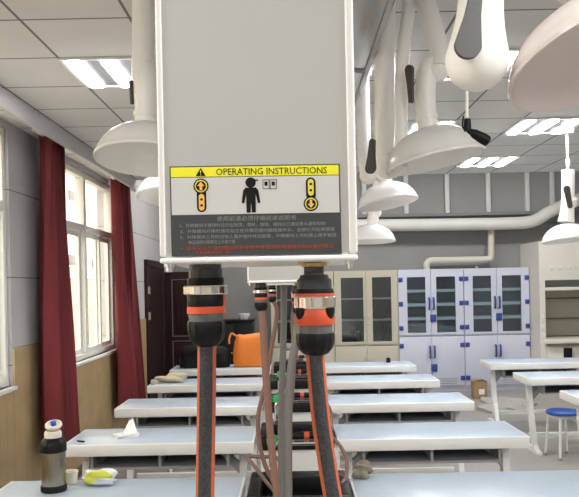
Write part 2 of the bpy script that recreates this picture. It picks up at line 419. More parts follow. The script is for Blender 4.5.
def cupboard(x0, w, label, body, glass_doors, inside, mk):
    h, dp, y0 = 1.92, .44, 11.33; t = thing(mk, label, 'cabinet', (x0+w/2, y0+dp/2, 0), 'storage cabinets along the far wall')
    lilac = body == 'cab_lilac'
    (wz0, wz1), seam = ((.92, 1.80), .88) if lilac else ((.80, 1.81), .75)
    b = B(); th = .02; yf = y0+.02
    for q in ((x0, x0+th, yf, y0+dp, .06, h), (x0+w-th, x0+w, yf, y0+dp, .06, h), (x0+th, x0+w-th, yf, y0+dp, h-th, h), (x0+th, x0+w-th, yf, y0+dp, .06, .08),
              (x0+th, x0+w-th, yf, y0+dp, seam-.015, seam+.005), (x0+w/2-.012, x0+w/2+.012, yf, y0+.04, .08, h-th)): box(b, *q)
    box(b, x0, x0+w, y0+.04, y0+dp, 0, .06)
    obj('body', b, body, t)
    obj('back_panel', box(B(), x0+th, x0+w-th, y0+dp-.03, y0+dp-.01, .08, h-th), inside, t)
    ns = 4 if lilac else 3
    for q in range(1, ns):
        z = wz0+(wz1-wz0)*q/ns; obj('shelf', box(B(), x0+th, x0+w-th, y0+.05, y0+dp-.03, z-.022 if lilac else z-.012, z+.022 if lilac else z+.012), 'shelf_pale' if lilac else body, t)
    for s in (0, 1):
        a, c = x0+.004+s*w/2, x0+w/2-.004+s*w/2
        g0, g1 = glass_doors[s]; g0 += x0; g1 += x0
        b = B()
        for q in ((a, g0, seam+.008, h-.006), (g1, c, seam+.008, h-.006), (g0, g1, seam+.008, wz0), (g0, g1, wz1, h-.006)): box(b, q[0], q[1], y0, y0+.02, q[2], q[3])
        dr = obj('upper_door', b, body, t)
        obj('door_glass', box(B(), g0, g1, y0+.008, y0+.012, wz0, wz1), 'cabinet_glass', dr)
        dl = obj('lower_door', box(B(), a, c, y0, y0+.02, .085, seam-.02, .003), body, t)
        hx = x0+w/2+(-1, 1)[s]*.035
        if lilac:
            for par, zc in ((dr, 1.38), (dl, .62)):
                obj('handle', tube(B(), [(hx, y0, zc-.085), (hx, y0-.04, zc-.08), (hx, y0-.045, zc), (hx, y0-.04, zc+.08), (hx, y0, zc+.085)], .014, 8, 4), 'navy_plastic', par)
            ex = a+.035 if s == 0 else c-.035
            for par, zz in ((dr, (1.0, 1.38, 1.76)), (dl, (.20, .72))):
                for z in zz: obj('hinge', box(B(), ex-.033, ex+.033, y0-.014, y0+.004, z-.035, z+.035, .006), 'navy_plastic', par, 'navy plastic hinge')
            if s == 1:
                for q in range(3): obj('vent', box(B(), a+.06, c-.13, y0-.004, y0+.01, .115+.035*q, .125+.035*q), 'trim_grey', dl)
        else:
            for par, zc in ((dr, 1.2), (dl, .5)): obj('handle', box(B(), hx-.008, hx+.008, y0-.02, y0, zc-.05, zc+.05, .004), 'hinge_metal', par)
    if lilac:
        for z in (1.15, .37): obj('lock', box(B(), x0+w/2-.02, x0+w/2+.075, y0-.02, y0+.0, z-.06, z+.06, .008), 'navy_plastic', t, 'navy plastic lock')
    return t
cupboard(-.31, .995, 'cream glass-door cabinet partly hidden behind the hanging hoses', 'cab_cream', ((.10, .44), (.57, .90)), 'cab_inside_dark', 'glass_cabinet')
cupboard(.69, 1.005, 'cream cabinet with two dark glass doors left of the lilac cabinets', 'cab_cream', ((.11, .46), (.60, .90)), 'cab_inside_dark', 'glass_cabinet')
cupboard(1.70, 1.03, 'lilac cabinet with navy handles standing next to the cream cabinet', 'cab_lilac', ((.14, .43), (.60, .90)), 'cab_inside', 'chemical_cabinet')
cupboard(2.735, 1.03, 'lilac cabinet with navy handles standing next to the fume cupboard', 'cab_lilac', ((.14, .43), (.60, .90)), 'cab_inside', 'chemical_cabinet')
# dark things stored behind the cream cabinet's glass
for i, (x, z, sx, sz) in enumerate(((1.43, 1.145, .12, .10), (1.05, .82, .07, .13), (1.50, .82, .05, .16))):
    b = B()
    if i == 0: blob(b, (x, 11.52, z+sz*.8), (sx, .10, sz), .2, 3, 2, .8); nm, lab = 'cloth_bundle', 'dark bundle on the cream cabinet shelf behind the right glass door'
    else: lathe(b, [(sx*.8, 0), (sx*.8, sz*1.2), (sx*.3, sz*1.45), (sx*.35, sz*1.7), (0, sz*1.7)], (x, 11.52, z-.015+.003), n=16); nm, lab = 'bottle', ('dark bottle at the bottom of the cream cabinet, left door', 'dark bottle at the bottom of the cream cabinet, right door')[i-1]
    tag(base(obj(nm, b, 'bag_black' if i == 0 else 'dark_rubber')), lab, 'bundle' if i == 0 else 'bottle', 'things stored in the cream cabinet')
bk = tag(base(obj('name_tag', box(B(), 2.93, 2.98, 11.36, 11.38, 1.92, 1.955, .004), 'brass')), 'tiny yellow tag on top of the lilac cabinets', 'tag')

fx0, fx1, fy, fh = 3.775, 5.35, 10.9, 2.30
t = thing('fume_cupboard', 'tall cream fume cupboard at the right end of the far wall', 'fume cupboard', ((fx0+fx1)/2, fy+.4, 0))
b = B(); ox0, ox1, oz0, oz1 = fx0+.085, fx1-.085, .82, 1.71
for q in ((fx0, ox0, fy, YF-.02, .0, fh), (ox1, fx1, fy, YF-.02, 0, fh), (ox0, ox1, fy, YF-.02, oz1, fh), (ox0, ox1, fy+.02, YF-.02, 0, oz0-.07)): box(b, *q)
obj('body', b, 'hood_cream', t)
obj('lining', box(B(), ox0, ox1, fy+.62, fy+.64, oz0, oz1), 'hood_inside', t)
obj('work_surface', box(B(), ox0-.03, ox1+.03, fy-.05, fy+.62, oz0-.07, oz0-.01, .012), 'hood_cream', t)
obj('sill_bar', box(B(), ox0, ox1, fy-.055, fy-.02, oz0-.10, oz0-.07, .004), 'brown_line', t)
sash = obj('sash', box(B(), ox0+.01, ox1-.01, fy+.03, fy+.06, 1.55, 1.60, .005), 'hood_cream', t)
obj('sash_glass', box(B(), ox0+.01, ox1-.01, fy+.04, fy+.046, 1.60, oz1), 'cabinet_glass', sash)
for z in (1.10, 1.42): obj('rod', cyl(B(), (ox0, fy+.55, z), (ox1, fy+.55, z), .012, n=8), 'brown_line', t)
for z in (1.15, 1.0, .88): obj('socket', box(B(), fx0+.02, fx0+.065, fy-.012, fy, z-.035, z+.035, .005), 'white_paint', t)
for q in range(3):
    x = ox0+.02+q*.46; dl = obj('lower_door', box(B(), x, x+.44, fy, fy+.02, .1, oz0-.13, .004), 'hood_cream', t)
    obj('handle', box(B(), x+.38, x+.40, fy-.025, fy, .5, .62, .005), 'hinge_metal', dl)
obj('dark_panel', box(B(), 4.12, 4.25, fy-.012, fy+.006, .47, .68, .004), 'black_plastic', t)
for q in range(4): obj('slot', box(B(), fx0+.16+q*.13, fx0+.23+q*.13, fy-.006, fy+.004, 1.86, 1.93, .004), 'hood_cream', t)

# ------------------------------------------------------------------ tables and sinks
TL, TD, TH = 1.18, .512, .75
FRONT = [3.10, 4.41, 5.73, 7.04, 8.35]
def make_table():
    t = thing('lab_table', '', 'table', (0, 0, 0), 'white lab tables'); hx, hy = TL/2, TD/2
    obj('tabletop', box(B(), -hx+.012, hx-.012, -hy+.01, hy-.01, TH-.02, TH+.001, .003), 'table_top', t, local=True)
    b = B(); e = .03
    box(b, -hx, hx, -hy, -hy+e, TH-.073, TH, .007); box(b, -hx, hx, hy-e, hy, TH-.073, TH, .007)
    box(b, -hx, -hx+e, -hy+e, hy-e, TH-.073, TH, .007); box(b, hx-e, hx, -hy+e, hy-e, TH-.073, TH, .007)
    obj('edge_frame', b, 'table_white', t, local=True)
    b = B(); box(b, -hx+.16, hx-.16, -hy+.06, hy-.04, TH-.17, TH-.155); box(b, -hx+.16, hx-.16, hy-.055, hy-.04, TH-.155, TH-.02)
    for x in (-hx+.16, -.008, hx-.176): box(b, x, x+.016, -hy+.06, hy-.055, TH-.155, TH-.02)
    obj('book_shelf', b, 'shelf_grey', t, local=True)
    for s in (-1, 1):
        x = s*(hx-.085); b = B()
        pr = [(-.02, TH-.07), (.06, TH-.07), (.03, .50), (-.03, .30), (-.10, .085), (-.10, .05), (.20, .04), (.22, .0), (-.29, 0), (-.29, .025), (-.20, .05), (-.165, .09), (-.10, .30), (-.05, .50)]
        prism(b, [(x-.022, q, z) for q, z in pr], (.044, 0, 0))
        lg = obj('leg', b, 'table_white', t, local=True)
        b = B(); xi = x-s*.13
        prism(b, [(x-s*.022, -.05, .50), (x-s*.022, -.05, .57), (xi, -.05, TH-.07), (xi-s*.05, -.05, TH-.07)], (0, .05, 0))
        obj('brace', b, 'shelf_grey', lg, 'grey brace', local=True)
    obj('crossbar', box(B(), -hx+.1, hx-.1, .06, .09, .10, .15, .006), 'table_white', t, local=True)
    return t
tp = make_table(); used = [0]
def place_table(x, y, lab):
    if not used[0]: tp.location = (x, y, 0); tp['label'] = lab; used[0] = 1; return tp
    return dup(tp, (x, y, 0), lab)
LXC, RXC = -.24-TL/2, .27+TL/2
labs = [('nearest white lab table, the one carrying the steel flask', 'nearest white lab table on the right of the black sink, its top bare'),
        ('lab table with the folded white papers on its left end, behind the flask', 'second lab table from the front right of the sinks, bare top with rounded corner'),
        ('third lab table from the front, left of the sinks, bare, a blue stool behind it', 'third lab table from the front right of the sinks, above the large bare one'),
        ('fourth lab table on the left of the sinks with a crumpled cream cloth', 'fourth lab table right of the sinks, ending before the lilac cabinet'),
        ('farthest lab table on the left, carrying the orange and black bags', 'farthest lab table right of the sinks, a small black box on it')]
for k, fr in enumerate(FRONT):
    y = fr+TD/2
    place_table(LXC, y, labs[k][0]); place_table(RXC, y, labs[k][1])
rl = {4: 'farthest lab table of the right hand column beneath the fume cupboard', 3: 'middle lab table of the right hand column, next to the stool with blue seat', 2: 'nearest lab table of the right hand column, cut off by the right edge'}
for k, lab in rl.items(): place_table(2.315+TL/2, FRONT[k]+TD/2, lab)

SX = (-.225+.27)/2
def make_sink():
    t = thing('sink_unit', '', 'sink', (0, 0, 0), 'black sinks between the table halves'); sx, sy = .235, .24
    b = B()
    for q in ((-sx, sx, -sy, -sy+.06), (-sx, sx, sy-.10, sy), (-sx, -sx+.06, -sy+.06, sy-.10), (sx-.06, sx, -sy+.06, sy-.10)): box(b, *q, .685, .775, .012)
    box(b, -sx+.06, sx-.06, -sy+.06, sy-.1, .56, .575); 
    for q in ((-sx+.05, -sx+.06, -sy+.05, sy-.09), (sx-.06, sx-.05, -sy+.05, sy-.09), (-sx+.06, sx-.06, -sy+.05, -sy+.06), (-sx+.06, sx-.06, sy-.1, sy-.09)): box(b, *q, .56, .70)
    obj('basin', b, 'sink_black', t, local=True)
    b = B(); box(b, -sx+.01, sx-.01, -sy+.03, sy-.03, .06, .556, .006)
    for q in ((-sx+.01, sx-.01, -sy+.03, -sy+.045), (-sx+.01, sx-.01, sy-.045, sy-.03), (-sx+.01, -sx+.025, -sy+.045, sy-.045), (sx-.025, sx-.01, -sy+.045, sy-.045)): box(b, *q, .55, .69)
    obj('pedestal', b, 'table_white', t, 'white pedestal', local=True)
    b = B(); yb = sy-.05
    cyl(b, (-.13, yb, .77), (-.13, yb, .80), .026, n=16); tube(b, [(-.13, yb, .79), (-.13, yb, .86), (-.128, yb, .90), (-.10, yb, .922), (-.02, yb, .925), (.10, yb, .925)], .014, 10, 4)
    fa = obj('faucet', b, 'chrome', t, local=True)
    b = lathe(B(), [(.010, 0), (.022, .004), (.024, .03), (.018, .05), (0, .052)], (-.128, yb, .915), n=14, flute=.08, nf=6); box(b, -.136, -.072, yb-.008, yb+.008, .95, .962, .003)
    obj('valve_handle', b, 'green_plastic', fa, local=True)
    zc = .962
    obj('hose_connector', lathe(lathe(B(), [(.017, 0), (.02, .01), (.02, .05), (.016, .055)], (-.02, yb-.01, zc), (1, 0, 0), 16), [(.017, .075), (.02, .08), (.018, .125), (.012, .13)], (-.02, yb-.01, zc), (1, 0, 0), 16), 'black_plastic', fa, local=True)
    obj('connector_band', lathe(B(), [(.0, .05), (.0185, .05), (.0185, .08), (0, .08)], (-.02, yb-.01, zc), (1, 0, 0), 16), 'orange_plastic', fa, local=True)
    b = tube(B(), [(.10, yb-.01, zc), (.155, yb-.02, zc-.004), (.20, yb-.05, .925), (.232, yb-.09, .86), (.228, yb-.14, .80), (.20, yb-.19, .765)], .0095, 10, 6)
    obj('hose', b, 'hose_brown', t, 'brown hose', local=True)
    return t
sk = make_sink()
sl = ['nearest black sink, at the bottom centre between the hoses', 'second black sink back, behind the nearest one', 'third black sink back, small between hanging hoses', 'fourth black sink back, tiny behind the hose bundle', 'farthest black sink, at the end of the sink row']
for k, fr in enumerate(FRONT):
    if k == 0: sk.location = (SX, fr+.27, 0); sk['label'] = sl[0]
    else: dup(sk, (SX, fr+.27, 0), sl[k])

def make_stool():
    t = thing('stool', '', 'stool', (0, 0, 0), 'round blue lab stools')
    obj('seat', lathe(B(), [(0, .415), (.10, .415), (.15, .418), (.158, .43), (.155, .446), (.14, .452), (0, .454)]), 'stool_blue', t, local=True)
    obj('seat_ring', lathe(B(), [(.10, .385), (.118, .385), (.118, .415), (.10, .415)], closed=True), 'table_white', t, local=True)
    for k in range(4):
        a = pi/4+.25+k*pi/2; c, s = cos(a), sin(a)
        lg = obj('leg', tube(B(), [(.06*c, .06*s, .40), (.11*c, .11*s, .395), (.135*c, .135*s, .36), (.15*c, .15*s, .2), (.165*c, .165*s, .02)], .0125, 10, 5), 'table_white', t, local=True)
        obj('rubber_foot', cyl(B(), (.164*c, .164*s, .025), (.166*c, .166*s, 0), .016, n=10), 'shelf_grey', lg, local=True)
    return t
st = make_stool(); st.location = (2.60, 6.93, 0); st['label'] = 'blue stool on four white legs beside the right hand tables'
dup(st, (-1.02, 6.60, 0), 'blue stool seat glimpsed under the third table row at left')
dup(st, (1.22, 9.35, 0), 'blue stool seat glimpsed under the farthest table before the cream cabinet')

# ------------------------------------------------------------------ things on and near the tables
T = TH+.001
fx = P(52, 493, 3.39).x; fy_ = 3.42
t = thing('vacuum_flask', 'steel vacuum flask with open lid on the nearest left table', 'flask', (fx, fy_, T))
r = .059
obj('base_ring', lathe(B(), [(0, 0), (r-.002, 0), (r+.002, .006), (r+.002, .026), (r-.002, .032), (0, .032)], (fx, fy_, T)), 'black_plastic', t)
obj('body', lathe(B(), [(r-.002, .03), (r-.002, .185), (r-.003, .19)], (fx, fy_, T)), 'steel', t)
obj('collar', lathe(B(), [(r-.002, .186), (r+.003, .19), (r+.003, .222), (r-.004, .24), (.042, .254), (0, .254)], (fx, fy_, T)), 'black_plastic', t)
obj('spout', lathe(B(), [(.040, .252), (.040, .275), (.036, .284), (.030, .284), (.028, .27), (0, .27)], (fx, fy_, T)), 'cream_plastic', t)
b = lathe(B(), [(0, 0), (.036, 0), (.040, .006), (.038, .016), (.03, .018), (.028, .010), (0, .010)], (fx-.002, fy_+.02, T+.300), (.04, -.36, .93))
lid = obj('lid', box(b, fx-.01, fx+.01, fy_+.030, fy_+.040, T+.272, T+.305), 'cream_plastic', t)
obj('seal', lathe(B(), [(0, .008), (.013, .008), (.014, .026), (.008, .03), (0, .03)], (fx-.002, fy_+.02, T+.300), (.04, -.36, .93), 16), 'blue_plastic', lid)
p = P(70, 478, 3.52)
tag(base(obj('cup', lathe(B(), [(0, 0), (.027, 0), (.034, .06), (.036, .062), (.032, .062), (.025, .006), (0, .006)], (p.x, 3.54, T), n=28), 'cream_plastic')), 'cream plastic cup beside the steel flask', 'cup')
t = thing('tissue_packet', 'crumpled yellow and white plastic packet right of the flask', 'packet', (-.957, 3.53, T))
M0 = Matrix.Translation((-.957, 3.53, T)) @ Matrix.Rotation(.08, 4, 'Z')
b = blob(B(), (0, .01, .03), (.082, .05, .036), .16, 5, 3, .82); bmesh.ops.transform(b, matrix=M0, verts=b.verts); obj('wrapper', b, 'wrap_white', t)
b = blob(B(), (-.005, -.015, .034), (.064, .042, .034), .18, 9, 3, .9); bmesh.ops.transform(b, matrix=M0, verts=b.verts); obj('print', b, 'wrap_yellow', t, 'yellow print')
b = blob(B(), (.03, -.045, .018), (.055, .022, .018), .2, 4, 3, .9); bmesh.ops.transform(b, matrix=M0, verts=b.verts); obj('blue_print', b, 'cab_lilac', t)
# folded papers
px_ = P(124, 433, 4.62); t = thing('paper_stack', 'stack of folded white papers lying on the second left table', 'papers', (px_.x, 4.64, T))
M0 = Matrix.Translation((px_.x, 4.66, T)) @ Matrix.Rotation(.5, 4, 'Z')
for k in range(3):
    b = box(B(), -.072, .072, -.055, .055, .0+.006*k, .005+.006*k); bmesh.ops.transform(b, matrix=M0 @ Matrix.Rotation(.12*k, 4, 'Z'), verts=b.verts); obj('sheet', b, 'paper', t)
b = prism(B(), [(-.03, -.03, .018), (.065, -.04, .018), (.06, .03, .10), (.03, .02, .085)], (.004, .012, .003)); bmesh.ops.transform(b, matrix=M0, verts=b.verts); obj('raised_sheet', b, 'paper', t)
p = P(80, 438.5, 4.50); a, c = Vector((p.x-.025, 4.51, T+.006)), Vector((p.x+.03, 4.485, T+.006))
pn = tag(base(obj('pen', lathe(B(), [(0, 0), (.003, .004), (.0055, .012), (.0055, .055), (.004, .062), (0, .062)], a, c-a, 10), 'black_plastic')), 'small black pen near the left edge of the second table', 'pen')
# cloth on the fourth table
p = P(172, 382, 7.25)
tag(base(obj('crumpled_cloth', blob(B(), (p.x, 7.28, T+.035), (.13, .09, .055), .22, 3, 4, .63), 'cloth_beige')), 'crumpled cream cloth on the fourth table at left', 'cloth')
p = P(161, 381, 7.20)
tag(base(obj('tin_lid', lathe(B(), [(0, 0), (.03, 0), (.034, .02), (.03, .045), (0, .05)], (p.x-.06, 7.15, T), n=16), 'sheet_pale')), 'small grey lump at the left end of the cream cloth', 'lump')
# rag by the nearest sink
tag(base(obj('rag', blob(B(), (.34, 3.545, T+.036), (.045, .035, .04), .3, 12, 4, .88), 'rag_brown')), 'bunched brown rag on the nearest right table by the looped hose', 'rag')
p = P(388, 362, 8.75)
tag(base(obj('plug_box', box(box(B(), p.x-.025, p.x+.025, 8.7, 8.74, T, T+.05, .005), p.x-.015, p.x+.015, 8.705, 8.735, T+.05, T+.058, .002), 'black_plastic')), 'small black box on the farthest right table', 'box')
# bags on the farthest table
def bag(name, lab, m, x0, x1, y, h, sag, seed, strapm):
    t = thing(name, lab, 'bag', ((x0+x1)/2, y, T)); b = B(); cx, hw, d = (x0+x1)/2, (x1-x0)/2, .11; r_ = random.Random(seed); rings = []; N = 40
    lv = [(0, .86, .8), (.02, .97, 1), (.2, 1.0, 1.05), (.45, .98, 1.0), (.7, .93, .8), (.88, .85, .5), (.97, .78, .28), (1, .72, .12)]
    for f, sx, sy in lv:
        ring = []
        for i in range(N):
            a = 2*pi*i/N; cx_ = abs(cos(a))**.55*(1 if cos(a) > 0 else -1); sy_ = abs(sin(a))**.7*(1 if sin(a) > 0 else -1)
            top = 1-sag*(.5+.5*sin(2.1*cx_+seed))*f
            wob = 1+.035*sin(5*a+seed+f*5)+.02*sin(9*a+f*9)
            ring.append(b.verts.new((cx+cx_*hw*sx*wob, y+sy_*d*sy*wob, T+h*f*top)))
        rings.append(ring)
    for A, C in zip(rings, rings[1:]):
        for i in range(N): b.faces.new((A[i], A[(i+1) % N], C[(i+1) % N], C[i]))
    b.faces.new(rings[0]); b.faces.new(rings[-1]); obj('sack', b, m, t)
    obj('strap', tube(B(), strapm, .013, 8, 5), m, t)
    return t
bag('tote_bag', 'bright orange cloth bag standing on the farthest table', 'bag_orange', -.69, -.27, 8.60, .41, .12, 2, [(-.64, 8.54, T+.36), (-.70, 8.52, T+.40), (-.73, 8.50, T+.34), (-.73, 8.49, T+.28)])
bag('duffel_bag', 'black soft bag slumped beside the orange bag', 'bag_black', -1.34, -.73, 8.60, .27, .10, 5, [(-1.2, 8.48, T+.17), (-1.1, 8.47, T+.23), (-.95, 8.47, T+.22), (-.86, 8.48, T+.15)])
# podium with bowl
pd = thing('podium', 'black cabinet podium against the far wall beside the dark door', 'podium', (-.80, 10.6, 0))
a, c = P(213, 320, 10.4), P(254.5, 320, 10.4); zt = P(234, 320, 10.4).z
obj('body', box(B(), a.x+.02, c.x-.02, 10.42, 10.85, 0, zt-.03, .01), 'podium_black', pd)
obj('top', box(B(), a.x, c.x, 10.4, 10.88, zt-.03, zt, .008), 'podium_black', pd)
for q in (0, 1):
    m_ = (a.x+c.x)/2; x0, x1 = (a.x+.03, m_-.004) if q == 0 else (m_+.004, c.x-.03)
    dr = obj('door', box(B(), x0, x1, 10.405, 10.42, .08, zt-.06, .004), 'podium_black', pd); obj('knob', lathe(B(), [(.006, 0), (.006, .012), (.012, .018), (.012, .026), (0, .028)], ((x1-.03) if q == 0 else (x0+.03), 10.405, .75), (0, -1, 0), 10), 'hinge_metal', dr)
p = P(244, 319, 10.5)
tag(base(obj('bowl', lathe(B(), [(0, 0), (.05, 0), (.075, .05), (.085, .085), (.08, .085), (.068, .05), (.045, .008), (0, .008)], (p.x, 10.52, zt)), 'paper')), 'white bowl on top of the black podium', 'bowl')
# carton and litter
p = P(481, 390, 10.5)
t = thing('cardboard_box', 'brown cardboard box on the floor in front of the lilac cabinets', 'box', (p.x, 10.6, 0)); hw = .095
b = B()
for q in ((-hw, hw, -.1, -.095), (-hw, hw, .095, .1), (-hw, -hw+.005, -.095, .095), (hw-.005, hw, -.095, .095)): box(b, p.x+q[0], p.x+q[1], 10.6+q[2], 10.6+q[3], 0, .25)
box(b, p.x-hw, p.x+hw, 10.5, 10.7, 0, .005); obj('carton', b, 'cardboard', t)
for s in (-1, 1): obj('flap', prism(B(), [(p.x+s*hw, 10.51, .25), (p.x+s*hw, 10.69, .25), (p.x+s*(hw-.07), 10.68, .275), (p.x+s*(hw-.07), 10.52, .275)], (0, 0, .004)), 'cardboard', t)
obj('tape_label', box(B(), p.x-.03, p.x+.05, 10.495, 10.5, .06, .14), 'paper', t)
b = B(); rr = random.Random(4)
for k, (px, py) in enumerate([(496, 402), (507, 401), (512, 409), (494, 410), (503, 406), (519, 404)]):
    q = P(px, py, 1); d = EYE*1/(EYE-q.z); q = P(px, py, d); n = 14
    vs = [b.verts.new((q.x+cos(2*pi*i/n)*.17*(1+.4*rr.random()), d+sin(2*pi*i/n)*.22*(1+.4*rr.random()), .004+.05*rr.random())) for i in range(n)]; cv = b.verts.new((q.x, d, .06))
    lo = [b.verts.new((v.co.x, v.co.y, 0.0)) for v in vs]
    for i in range(n): b.faces.new((vs[i], vs[(i+1) % n], cv)); b.faces.new((vs[i], lo[i], lo[(i+1) % n], vs[(i+1) % n]))
    b.faces.new(lo)
tag(obj('plastic_sheeting', b, 'sheet_pale'), 'crumpled pale plastic sheeting littering the floor by the right tables', 'litter', kind='stuff')

# ------------------------------------------------------------------ curtains
def curtain(lab, y0t, y1t, y0b, y1b, zb, seed, nf=7):
    t = thing('curtain', lab, 'curtain', (XL+.12, (y0t+y1t)/2, zb), 'dark red curtains'); b = B(); N, K = 90, 26; r_ = random.Random(seed); ph = [r_.uniform(0, 6) for _ in range(4)]
    cols = []
    for k in range(K+1):
        f = k/K; z = CEIL-.005+(zb-CEIL+.005)*f; e = f**1.3; row = []
        for i in range(N+1):
            u = i/N; s = u*nf*2*pi
            amp = .050+.020*e+.012*sin(u*9+ph[0])
            x = XL+.135+amp*sin(s+.5*sin(u*5+ph[1])+.35*sin(f*4+ph[2]))+.012*sin(3*s+f*3)
            y = (y0t+(y1t-y0t)*u)*(1-e)+(y0b+(y1b-y0b)*u)*e+.03*sin(s*2+ph[3])*.4
            row.append((x, y, z))
        cols.append(row)
    F_ = [[b.verts.new(p) for p in row] for row in cols]; G = [[b.verts.new((p[0]+.006, p[1]+.002, p[2])) for p in row] for row in cols]
    for k in range(K):
        for i in range(N):
            b.faces.new((F_[k][i], F_[k][i+1], F_[k+1][i+1], F_[k+1][i])); b.faces.new((G[k][i], G[k+1][i], G[k+1][i+1], G[k][i+1]))
        b.faces.new((F_[k][0], F_[k+1][0], G[k+1][0], G[k][0])); b.faces.new((F_[k][N], G[k][N], G[k+1][N], F_[k+1][N]))
    for i in range(N):
        for R in (0, K): b.faces.new((F_[R][i], G[R][i], G[R][i+1], F_[R][i+1]))
    obj('drape', b, 'curtain_red', t)
    obj('track', box(B(), XL+.11, XL+.16, min(y0t, y0b)-.1, max(y1t, y1b)+.1, CEIL-.03, CEIL), 'white_paint', t)
    return t
curtain('dark red curtain hanging between the two windows, nearer the camera', 5.42, 5.78, 5.36, 6.02, .45, 3, 5)
curtain('dark red curtain at the far side of the bright window', 7.62, 8.18, 7.78, 8.78, .32, 8, 5)

# ------------------------------------------------------------------ overhead trunk
TZ = EYE+.90
t = thing('service_trunk', 'grey film-wrapped overhead trunk running away above the lift boxes', 'trunk', (0, 4, CEIL))
obj('casing', box(B(), -.343, .343, .25, 7.9, TZ, CEIL-.001, .01), 'film_grey', t)
for y in (1.4, 3.0, 4.3, 5.6, 6.9): obj('seam_band', box(B(), -.347, .347, y, y+.05, TZ-.004, CEIL-.002), 'hose_silver', t)
b = B(); obj('edge_strip', box(B(), -.352+.68, .352, .25, 7.9, TZ-.006, TZ+.02, .004), 'film_grey', t)

